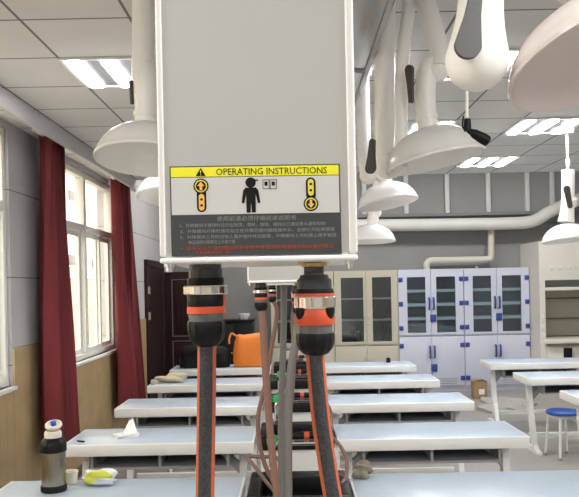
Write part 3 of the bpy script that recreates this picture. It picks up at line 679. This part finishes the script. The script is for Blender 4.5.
# ------------------------------------------------------------------ lift boxes with quick connectors and hoses
def lift_box(k, label):
    dy = 1.313*k; dz = -.0118*k if k < 2 else -.017
    yf = .645+dy; zb = 1.7224+dz; cx = -.0258
    x0, x1 = -.1158, .0612
    t = thing('lift_box', label, 'service box', (cx, yf+.085, TZ), 'hanging white service boxes')
    b = B(); box(b, x0+.004, x1-.008, yf+.002, yf+.165, zb+.004, TZ); obj('housing', b, 'box_profile', t)
    obj('front_panel', box(B(), -.1103, .0538, yf, yf+.004, zb+.008, TZ-.002), 'box_panel', t, 'grey front panel')
    for a, c in ((x0, -.1103), (.0538, x1)):
        obj('corner_profile', box(B(), a, c, yf-.002, yf+.02, zb+.006, TZ-.001, .0018, 3), 'box_profile', t)
        s = a if a < cx else c
        obj('corner_profile', box(B(), s-.004 if s > cx else s, s if s > cx else s+.004, yf+.15, yf+.17, zb+.006, TZ-.001, .0015), 'box_profile', t)
    obj('bottom_rim', box(B(), x0, x1, yf-.003, yf+.171, zb, zb+.0046, .0016, 3), 'box_profile', t)
    for bx in (-.1095, .0560):
        for by in (yf+.014,):
            b = cyl(B(), (bx, by, zb), (bx, by, zb-.003), .0055, n=14); cyl(b, (bx, by, zb-.003), (bx, by, zb-.0075), .0038, n=12); obj('bolt', b, 'chrome', t)
    d = .70; s = d/F
    def H(py): return P(256, py, d).z+(zb-1.7224)
    def stack(name, parts, cxx):
        root = None
        for nm, m, prof, fl, nf in parts:
            b = lathe(B(), [(r*s, H(py)-H(340)) for r, py in prof], (cxx, d+dy, H(340)), n=48, flute=fl, nf=nf)
            o = obj(nm, b, m, t if root is None else root)
            if root is None: root = o
        return root
    cl, cr = P(206, 300, d).x, P(314.5, 300, d).x
    A = stack('hose_connector', [
        ('hose_connector', 'black_plastic', [(0, 276), (18, 277), (18.5, 280), (17.5, 285), (17.5, 292), (18.6, 294), (18.8, 305), (18, 307), (17, 312), (0, 313)], 0, 0),
        ('collar', 'collar_grey', [(0, 257), (15.6, 257), (15.6, 268), (16.4, 269), (16.4, 277), (0, 277)], .02, 20),
        ('metal_ring', 'ring_metal', [(17, 284.6), (21, 284.6), (22, 285.6), (22, 292.4), (21, 293.4), (17, 293.4)], .022, 15),
        ('smoke_collar', 'collar_smoke', [(0, 311), (17, 312), (17.8, 314), (17.2, 318), (17.2, 320.5), (0, 321)], 0, 0),
        ('nut', 'black_plastic', [(0, 320), (18, 320), (18.8, 323), (18.4, 331), (16.5, 338), (13, 343), (9.2, 345), (0, 345)], .035, 12)], cl)
    b = lathe(B(), [(17*s, 0), (19.1*s, 0), (18.9*s, 7*s), (17*s, 7*s)], (cl, d+dy, H(312.3)), n=48, closed=True)
    for q in (1,): tube(b, [(cl+q*17.6*s, d+dy-6*s, H(310)), (cl+q*18.2*s, d+dy-4*s, H(302)), (cl+q*17.8*s, d+dy-4*s, H(294))], 1.6*s, 8, 4)
    obj('orange_band', b, 'orange_plastic', A)
    C_ = stack('hose_connector', [
        ('hose_connector', 'black_plastic', [(0, 289), (18.6, 290), (19.2, 292), (19.2, 294.5), (17, 295), (17, 326), (0, 326)], 0, 0),
        ('brass_nut', 'brass', [(0, 257), (17, 257), (17, 263), (15, 264.5), (12.5, 264.5), (12.5, 268), (0, 268)], .03, 12),
        ('thread', 'hose_silver', [(0, 266), (10.4, 267), (9.6, 268), (10.4, 269), (9.6, 270), (10.4, 271), (9.6, 272), (10.4, 273), (9.6, 274), (10.4, 275), (10.4, 278), (0, 278)], 0, 0),
        ('collar', 'collar_grey', [(0, 275.5), (13.5, 276), (14.5, 279), (17, 281), (17, 290), (0, 290)], .02, 20),
        ('metal_ring', 'ring_metal', [(17, 297.6), (19.8, 297.6), (20.6, 298.6), (20.6, 308.4), (19.8, 309.4), (17, 309.4)], .022, 15),
        ('orange_band', 'orange_plastic', [(0, 309), (18.2, 309), (19, 311), (19.6, 324), (18.6, 326), (0, 326)], 0, 0),
        ('smoke_collar', 'collar_smoke', [(0, 325), (17.4, 326), (17.4, 334), (0, 335)], 0, 0),
        ('nut', 'black_plastic', [(0, 334), (18, 334), (18.6, 337), (18.2, 345), (16.4, 350), (12.5, 354.5), (9.2, 356), (0, 356)], .035, 12)], cr)
    obj('orange_rim', lathe(B(), [(17*s, 0), (19.6*s, 0), (19.6*s, 3*s), (17*s, 3*s)], (cr, d+dy, H(297.5)), n=48, closed=True), 'orange_plastic', C_)
    for q in (-1, 1):
        b = B(); vs = bmesh.ops.create_uvsphere(b, u_segments=20, v_segments=12, radius=1)['verts']
        for v in vs: v.co = Vector((cr+q*12.3*s+v.co.x*7.6*s, d+dy-7*s+v.co.y*9.5*s, H(310)+v.co.z*13*s))
        bmesh.ops.bisect_plane(b, geom=b.verts[:]+b.edges[:]+b.faces[:], plane_co=(0, 0, H(309.5)), plane_no=(0, 0, 1), clear_outer=True)
        bmesh.ops.holes_fill(b, edges=b.edges); obj('button', b, 'black_plastic', C_)
    return t
def hose(par, pts, r, m, stripe=None, dn=-.0):
    o = obj('hose', tube(B(), pts, r, 16, 6), m, par)
    if stripe:
        b = B()
        for a, c in stripe: tube(b, pts, r*1.03, 7, 6, a, c, r*.9)
        obj('stripe', b, 'stripe_orange' if len(stripe) > 1 else 'stripe_dull', o, 'orange stripe along the hose')
    return o
lb = [lift_box(0, 'large white lift box with yellow operating instructions label in the foreground'),
      lift_box(1, 'second white lift box, its bottom just showing beneath the first'),
      lift_box(2, 'third white lift box, hidden behind the first two')]
D0 = .70; two = [(radians(-52), radians(44)), (radians(132), radians(228))]
hose(lb[0], [P(207, 340, D0), P(206.6, 380, D0), P(206, 430, D0), P(205, 497, D0), P(205, 560, D0), P(208, 640, D0), P(214, 720, D0)], 9.1*D0/F, 'hose_grey', two)
hose(lb[0], [P(314.6, 351, D0), P(316.6, 374, D0), P(321, 420, D0), P(328, 468, D0), P(333, 497, D0), P(344, 550, D0), P(362, 620, D0), P(370, 700, D0)], 9.1*D0/F, 'hose_grey', two)
D1 = .70+1.313; one = [(radians(50), radians(95))]
def R1_(l, k, d): return [Vector((l.x, d, l.z))]+k
def conn(k, q):
    c = P(206 if q == 0 else 314.5, 300, D0).x; z = P(256, 335, D0).z-(.0118*k if k < 2 else .017); return Vector((c, D0+1.313*k, z))
hose(lb[1], [conn(1, 0), P(263, 325, D1), P(264.5, 350, D1), P(267, 390, D1), P(270, 430, D1), P(274, 470, D1), P(277, 500, D1), P(280, 560, D1), P(282, 640, D1-.02)], .0105, 'hose_brown', one)
hose(lb[1], [conn(1, 1), P(297, 335, D1), P(291, 370, D1), P(288.5, 410, D1), P(288, 450, D1), P(288, 500, D1), P(286, 560, D1), P(285, 640, D1-.02)], .0115, 'hose_silver', [(radians(0), radians(40))])
D2 = .70+2.626
hose(lb[2], [conn(2, 0), P(277, 312, D2), P(272, 345, D2), P(265, 385, D2), P(258.5, 415, D2), P(259, 440, D2), P(264, 462, D2), P(272, 480, D2), P(280, 494, D2), P(284, 503, D2)], .0105, 'hose_brown', one)
hose(lb[2], [conn(2, 1), P(292.5, 320, D2), P(294, 355, D2), P(292, 395, D2), P(288, 430, D2), P(287, 465, D2), P(290, 500, D2)], .0095, 'hose_brown')
# looped hose lying over the nearest sink, and the clear wrapping left on the hanging hoses
b = tube(B(), [P(281, 499, 3.33), P(268, 484, 3.38), P(255, 467, 3.42), P(248.5, 459, 3.45), P(250, 456.5, 3.46), P(262, 457, 3.46), P(276, 457.5, 3.47), P(284, 470, 3.46), P(287, 497, 3.40)], .0095, 10, 6)
tag(obj('looped_hose', b, 'hose_brown'), 'thin brown hose bent into a triangle over the nearest sink', 'hose')
b = tube(B(), [P(284, 300, 2.35), P(283, 330, 2.34), P(281.5, 370, 2.32), P(281, 420, 2.3), P(281, 470, 2.3), P(281, 520, 2.3)], .0075, 12, 6)
hose(lb[1], [P(284, 286, 2.12), P(283.5, 330, 2.12), P(282.5, 370, 2.12), P(281, 420, 2.12), P(281.5, 500, 2.12), P(283, 600, 2.1)], .0095, 'hose_silver'); b.free()

# ------------------------------------------------------------------ instruction label on the first lift box
YL = .645; t = lb[0]
def L(px, py): p = P(px, py, YL); return p.x, p.z
def rect(bm, px0, py0, px1, py1, y0, th=.0004):
    q = [L(px0, py0), L(px1, py0), L(px1, py1), L(px0, py1)]
    return prism(bm, [(x, y0, z) for x, z in q], (0, -th, 0))
def lrect(bm, u0, v0, u1, v1, y0, th=.0004):
    """rectangle in label pixels: u along the label, v down, from its top left corner"""
    o = Vector((169.6, 166.6)); U = Vector((169.8, -2.8))/169.8; W = Vector((2.2, 89.8))/89.8
    q = [o+U*a+W*c for a, c in ((u0, v0), (u1, v0), (u1, v1), (u0, v1))]
    return prism(bm, [(L(*p)[0], y0, L(*p)[1]) for p in q], (0, -th, 0))
def lp(u, v):
    p = Vector((169.6, 166.6))+Vector((169.8, -2.8))/169.8*u+Vector((2.2, 89.8))/89.8*v; return L(*p)
plate = obj('instruction_label', lrect(B(), 0, 0, 170, 90, YL, .0005), 'label_dark', t, 'instruction label')
obj('yellow_band', lrect(B(), 1.2, 1.2, 168.8, 10.8, YL-.0004), 'label_yellow', plate)
obj('white_band', lrect(B(), 1.2, 11.6, 168.8, 48.6, YL-.0004), 'label_white', plate)
Y2 = YL-.0007
def circ(bm, u, v, r, y0, n=28, th=.0003):
    x, z = lp(u, v); rr = r*YL/F
    return prism(bm, [(x+rr*cos(2*pi*i/n), y0, z+rr*sin(2*pi*i/n)) for i in range(n)], (0, -th, 0))
def poly(bm, uv, y0, th=.0003): return prism(bm, [(lp(*q)[0], y0, lp(*q)[1]) for q in uv], (0, -th, 0))
def pill(bm, u, v0, v1, r, y0, th=.0003):
    n = 10; pts = [(u+r*cos(pi+pi*i/n), v0+r+r*sin(pi+pi*i/n)) for i in range(n+1)]+[(u+r*cos(pi*i/n), v1-r+r*sin(pi*i/n)) for i in range(n+1)]
    return poly(bm, pts, y0, th)
obj('warning_triangle', poly(B(), [(31, 1.9), (36, 10.2), (26, 10.2)], Y2), 'ink_black', plate)
b = B(); pill(b, 31.3, 20, 46.2, 4.7, Y2); circ(b, 31.0, 20.2, 7.6, Y2-.00005); obj('raise_sign', b, 'ink_black', plate)
b = B(); pill(b, 140.6, 13.2, 36, 4.9, Y2); circ(b, 140.4, 39.6, 7.4, Y2-.00005); obj('lower_sign', b, 'ink_black', plate)
b = B(); circ(b, 80.6, 17.4, 5.2, Y2); poly(b, [(80, 14), (88.5, 14.6), (88.5, 15.6), (80, 16.4)], Y2-.00005)
poly(b, [(75.4, 22.4), (85.8, 22.4), (88.2, 25.2), (90, 37.6), (87.4, 38), (85.4, 29.2), (85.2, 47.4), (81.2, 47.4), (80.6, 37), (80, 47.4), (76, 47.4), (75.8, 29.2), (73.8, 38), (71.2, 37.6), (73, 25.2)], Y2-.00005)
obj('person_pictogram', b, 'ink_black', plate)
for u in (92.6, 99.8):
    b = B()
    for q in ((u, 14.6, u+6.8, 15.1), (u, 23.6, u+6.8, 24.1), (u, 15.1, u+.5, 23.6), (u+6.3, 15.1, u+6.8, 23.6), (u+1.9, 16.8, u+4.9, 20.8)): lrect(b, *q, Y2, .0003)
    obj('square_pictogram', b, 'ink_black', plate)
Y3 = YL-.001
b = B(); pill(b, 31.3, 28, 44.6, 2.8, Y3); obj('orange_bar', b, 'ink_orange', plate)
for u, v, r_ in ((31.0, 20.2, 6.2), (140.4, 39.6, 6.0)): obj('amber_disc', circ(B(), u, v, r_, Y3), 'ink_amber', plate)
obj('amber_bar', pill(B(), 140.6, 15, 31.5, 2.9, Y3), 'ink_amber', plate)
Y4 = YL-.0013
for u, v, r_ in ((31.0, 20.2, 5.0), (140.4, 39.6, 4.8), (31.3, 33.5, 1.3), (31.3, 39.5, 1.3), (140.6, 20, 1.3), (140.6, 26.2, 1.3)): obj('dark_disc', circ(B(), u, v, r_, Y4, 20), 'ink_black', plate)
obj('arrow', poly(B(), [(31, 15.8), (34.6, 20.2), (32.4, 20.2), (32.4, 24.4), (29.6, 24.4), (29.6, 20.2), (27.4, 20.2)], Y4-.0003), 'ink_orange', plate)
obj('arrow', poly(B(), [(140.4, 43.8), (143.8, 39.6), (141.7, 39.6), (141.7, 35.6), (139.1, 35.6), (139.1, 39.6), (137, 39.6)], Y4-.0003), 'ink_orange', plate)
def lettering(name, rows, m, y0):
    """rows = [(text, u0, u1, v centre, glyph height)]; one mesh for all rows"""
    bm = B(); dg = bpy.context.evaluated_depsgraph_get()
    for s, u0, u1, v, h in rows:
        c = bpy.data.curves.new('lettering', 'FONT'); c.body = s; c.align_x = 'LEFT'; c.extrude = 0; c.resolution_u = 2
        o = bpy.data.objects.new('lettering', c); COL.objects.link(o); bpy.context.view_layer.update(); dg = bpy.context.evaluated_depsgraph_get()
        me = bpy.data.meshes.new_from_object(o.evaluated_get(dg)); bpy.data.objects.remove(o); bpy.data.curves.remove(c)
        if not len(me.vertices): continue
        xs = [q.co.x for q in me.vertices]; ys_ = [q.co.y for q in me.vertices]; xa, xb, ya, yb = min(xs), max(xs), min(ys_), max(ys_)
        for q in me.vertices:
            x, z = lp(u0+(q.co.x-xa)/(xb-xa)*(u1-u0), v+h/2-(q.co.y-ya)/(yb-ya)*h); q.co = (x, y0, z)
        bm.from_mesh(me); bpy.data.meshes.remove(me)
    k = bmesh.ops.extrude_face_region(bm, geom=bm.faces[:]); bmesh.ops.translate(bm, verts=[q for q in k['geom'] if isinstance(q, bmesh.types.BMVert)], vec=(0, -.0002, 0))
    return obj(name, bm, m, plate)
lettering('heading', [('OPERATING INSTRUCTIONS', 46.5, 157, 6.2, 6.6)], 'ink_black', YL-.0008)
lettering('warning_mark', [('!', 30.5, 31.5, 7.0, 5.2)], 'label_yellow', YL-.0011)
lettering('small_print', [
    ('使用前请必须仔细阅读说明书', 46, 125, 53.0, 5.0),
    ('1、升降模块不使用时应归位到顶，滑轮、按钮、接线火口请远离水源和控制', 9, 154, 59.4, 3.9),
    ('2、升降模块升降时请勿站立在升降范围内触碰操作头，全部打开后再使用', 9, 163, 65.2, 3.9),
    ('3、升降模块工作时应有人看护操作并远距离，升降模块工作时禁止用手触碰', 9, 165, 71.0, 3.9),
    ('物品阻碍升降臂的上升和下降', 17, 64, 76.2, 3.9)], 'ink_grey', YL-.0006)
lettering('red_print', [('＊', 9, 11.5, 82.5, 2.4), ('非专业人士请勿擅自拆装维修升降模块的电源及控制线路和管道', 15, 162, 82.2, 4.2), ('如有故障请联系厂家', 24, 58, 86.6, 3.2)], 'ink_red', YL-.0006)

# ------------------------------------------------------------------ extraction arms
HP = [(0, .69), (.20, .70), (.23, .68), (.40, .645), (.60, .555), (.77, .43), (.89, .285), (.96, .14), (.985, .045), (1.0, .035), (1.0, -.015), (.975, -.02),
      (.95, .03), (.93, .14), (.86, .27), (.74, .40), (.57, .52), (.38, .60), (.22, .63), (0, .63)]
def lever_shape(bm, p, q, nrm, r0, r1, th):
    """teardrop lever from pivot p (radius r0) to tip q (radius r1), th thick along nrm"""
    p, q, nrm = Vector(p), Vector(q), Vector(nrm).normalized(); d = (q-p).normalized(); s = nrm.cross(d).normalized(); n = 12
    pts = [p+(-d*sin(pi*i/n)+s*cos(pi*i/n))*r0 for i in range(n+1)]+[p+(q-p)*.45-s*(r0*.35+r1*.65)]+[q+(d*sin(pi*i/n)-s*cos(pi*i/n))*r1 for i in range(n+1)]+[p+(q-p)*.45+s*(r0*.35+r1*.65)]
    b2 = prism(bm, pts, nrm*th); return b2
def ball(bm, c, r, ax=(0, 1, 0), wd=1.0):
    return lathe(bm, [(0, -wd*r)]+[(r*cos(a), wd*r*sin(a)) for a in [(-.5+i/12)*pi for i in range(1, 12)]]+[(0, wd*r)], c, ax, 28)
def ext_arm(label, hood, R, axis, tubes, joints, levers, mount, hmat='hood_white'):
    """hood centre, radius, axis; tubes [(points, radius)]; joints [(point, radius)]; levers [(pivot, tip, normal, r0, r1)]; mount point"""
    t = thing('extraction_arm', label, 'extraction arm', mount, 'jointed fume extraction arms')
    if hood is not None: obj('hood', lathe(B(), [(r*R, h*R*(.80 if hmat == "hood_pink_cast" else 1)) for r, h in HP], hood, axis, 64), hmat, t, auto=.9)
    for pts, r in tubes:
        o = obj('arm_tube', tube(B(), pts, r, 28, 6 if len(pts) > 2 else 1), 'arm_white', t)
        d = (Vector(pts[1])-Vector(pts[0])).normalized(); L_ = (Vector(pts[1])-Vector(pts[0])).length
        if L_ > .08 and not isinstance(r, list):
            obj('tube_collar', lathe(B(), [(r*.9, 0), (r*1.10, 0), (r*1.10, .018), (r*.9, .018)], Vector(pts[0])+d*min(.06, L_*.4), d, 28, closed=True), 'arm_white', o)
    for c, r in joints: obj('joint', ball(B(), c, r, (0, 1, 0), .86), 'arm_white', t)
    for p, q, nrm, r0, r1 in levers: obj('lever', lever_shape(B(), p, q, nrm, r0, r1, .012), 'lever_dark', t, 'dark grey lever')
    mv = Vector(mount); obj('ceiling_mount', lathe(B(), [(0, 0), (.075, 0), (.075, -.015), (.058, -.02), (.05, -.06), (0, -.06)], mv, (0, 0, 1), 28), 'arm_white', t)
    return t
def at(px, py, d, z): p = P(px, py, d); p.z = z; return p
# right, nearest: big joint with grey lever, hood cut by the right edge
d = 1.33; s = d/F
mt = at(520, -366, 1.33, CEIL)
ext_arm('nearest extraction arm, huge joint with grey lever and big hood at top right', P(605, 57, d), 98*s, (-.24, .26, .93),
        [([P(484, -36, d), P(503, -300, d), mt+V(0, 0, -.05)], 22*s), ([P(576, -8, d+.06), P(560, -90, d+.1), P(500, -190, d+.04)], 20*s)],
        [(P(500, -190, d+.03), 30*s), (P(560, -92, d+.1), 26*s)], [], mt, 'hood_pink_cast')
first = [o for o in COL.objects if o.name == 'extraction_arm'][0]
a_, c_ = P(475, 91, d), P(483.6, -44, d); Lb = (c_-a_).length/s
pr_ = [(31.4*sin(q), 31.4*(1-cos(q))) for q in [i*pi/24 for i in range(15)]]; r_e, h_e = pr_[-1]; n_ = 12
for i in range(1, n_+1):
    q = i/n_; h00, h10, h01 = 2*q**3-3*q*q+1, q**3-2*q*q+q, -2*q**3+3*q*q; sp_ = 96-h_e
    pr_.append((h00*r_e+h10*sp_*(-.27)+h01*22.2, h_e+sp_*q))
pr_.append((22, Lb)); pr_[0] = (0, 0)
obj('elbow_joint', lathe(B(), [(a*s, h*s) for a, h in pr_], a_, c_-a_, 48), 'arm_white', first)
obj('lever', lever_shape(B(), P(467, 47, d-.064), P(477.5, -20, d-.05), (0, -1, 0), 12.8*s, 4.6*s, .012), 'lever_dark', first, 'dark grey lever')
# right, second: cream hood, folded arm
d = 2.64; s = d/F
mt = at(385.5, -17, 2.85, CEIL)
ext_arm('extraction arm with the wide cream hood above centre right', P(435, 161.5, d), 49.8*s, (-.19, .04, .98),
        [([P(428, 130, d), P(425.5, 104, d), P(426, 82, d), P(429, 68, d), P(436, 62, d)], 10.2*s), ([P(439, 68, d-.02), P(438, 44, d+.0), P(424, 0, d+.03), P(416, -18, d+.03)], [9.2*s, 9.2*s, 10.5*s, 10.5*s]),
         ([P(412, -14, d+.06), P(403, 60, d+.05), P(401, 150, d+.03)], 6.6*s), ([P(400, 160, d+.1), P(391, 168, d+.13), P(384.5, 158, d+.17), P(384.5, 130, d+.2), P(384.8, 60, d+.21), P(385.5, 0, d+.21), mt+V(0, 0, -.05)], 11*s)],
        [(P(437, 69, d-.005), 13*s), (P(414, -14, d+.05), 13*s), (P(388, 166, d+.13), 14*s)],
        [(P(410.5, 70, d-.03), P(412.3, 101, d-.03), (-.75, -.66, 0), 4.6*s, 2.4*s), (P(371.8, 168, d-.03), P(373.5, 142, d-.03), (-.7, -.7, 0), 6*s, 3*s)], mt)
d = 3.95; s = d/F
mt = at(362, 67, d, CEIL)
ext_arm('extraction arm with the small white hood right of the instruction label', P(388, 203.5, d), 30.5*s, (-.15, .10, .98),
        [([P(386, 188, d), P(384, 178, d), P(376, 172, d), P(368, 176, d)], 7*s), ([P(367, 176, d), P(364, 140, d), mt+V(0, 0, -.05)], 7*s)], [(P(368, 176, d), 8.5*s)], [], mt)
d = 5.26; s = d/F
mt = at(378, 122, d, CEIL)
ext_arm('extraction arm with the lowest white hood beside the lift box bottom', P(371, 241.5, d), 24.6*s, (0, .05, 1),
        [([P(372, 226, d), P(374, 212, d), P(378, 190, d), mt+V(0, 0, -.05)], 5.4*s)], [(P(374.5, 212, d), 7*s)], [], mt)
d = 2.64; s = d/F
mt = at(144, -32, 2.74, CEIL)
ext_arm('extraction arm with the large white hood left of the lift box', P(147, 160, d), 52*s, (.03, .17, .985),
        [([P(146, 128, d), P(146, 100, d), P(146, 84, d), P(149, 72, d+.03), P(152, 70, d+.1)], 11.2*s), ([P(143.5, 104, d+.12), P(143.5, 20, d+.12), mt+V(0, 0, -.05)], 12*s)], [(P(149, 78, d+.04), 13*s)],
        [(P(132.5, 83, d+.02), P(133.5, 103, d+.02), (-.8, -.6, 0), 2.4*s, 1.6*s)], mt)
d = 3.95; s = d/F
mt = at(166, 67, d, CEIL)
ext_arm('extraction arm with the smaller white hood peeping out left of the label', P(170, 197.5, d), 34*s, (.03, .17, .985),
        [([P(169, 176, d), P(168, 150, d), mt+V(0, 0, -.05)], 7*s)], [(P(168.5, 160, d), 9*s)], [(P(148, 184, d-.06), P(151.5, 177, d-.06), (-.2, -1, 0), 3*s, 2*s)], mt)
d = 5.6; s = d/F
mt = at(567, 133, d, CEIL)
ext_arm('extraction arm with white hood hanging by a thin rod at the right edge', P(567, 240.5, d), 24*s, (-.06, .08, .99),
        [([P(566, 222, d), P(567.5, 208, d), P(568, 190, d), P(568, 170, d)], [8*s, 6.5*s, 6.2*s, 6.2*s])], [(P(569, 202, d), 8*s)], [(P(566.5, 189, d-.07), P(570, 206, d-.07), (-.2, -1, 0), 3.2*s, 2.4*s)], mt)
last = [o for o in COL.objects if o.name.startswith('extraction_arm')][-1]
obj('rod', cyl(B(), mt, P(568, 172, d), 1.3*s, n=10), 'arm_white', last)
obj('rod_nut', lathe(B(), [(1.3*s, 0), (2.2*s, .01), (2.2*s, .05), (1.3*s, .06)], P(568, 166, d), (0, 0, 1), 10), 'arm_white', last)
# crank hanging from the ceiling
d = 2.3; s = d/F; mt = at(467, -86, d, CEIL)
t = thing('hanging_crank', 'thin white rod with black crank handle hanging below the big joint', 'crank', mt)
obj('rod', cyl(B(), mt, P(467, 118, d), 1.5*s, n=10), 'arm_white', t)
b = lathe(B(), [(0, 0), (3.6*s, 0), (4*s, 5*s), (3.4*s, 12*s), (0, 13*s)], P(467.5, 131, d), (0, 0, 1), 14); tube(b, [P(465, 131, d), P(462.3, 125, d), P(463.5, 116, d)], .8*s, 8, 4); obj('clamp', b, 'black_plastic', t)
a, c = P(468, 130, d), P(489, 142, d); Ld = (c-a).length
obj('handle', lathe(B(), [(0, 0), (2.6*s, 0), (3.2*s, .15*Ld), (4.6*s, .3*Ld), (5.6*s, .7*Ld), (5.4*s, .93*Ld), (3.6*s, Ld), (0, Ld)], a, c-a, 18), 'black_plastic', t)
obj('mount', lathe(B(), [(0, 0), (.03, 0), (.03, -.012), (.012, -.03), (0, -.03)], mt, (0, 0, 1), 14), 'arm_white', t)
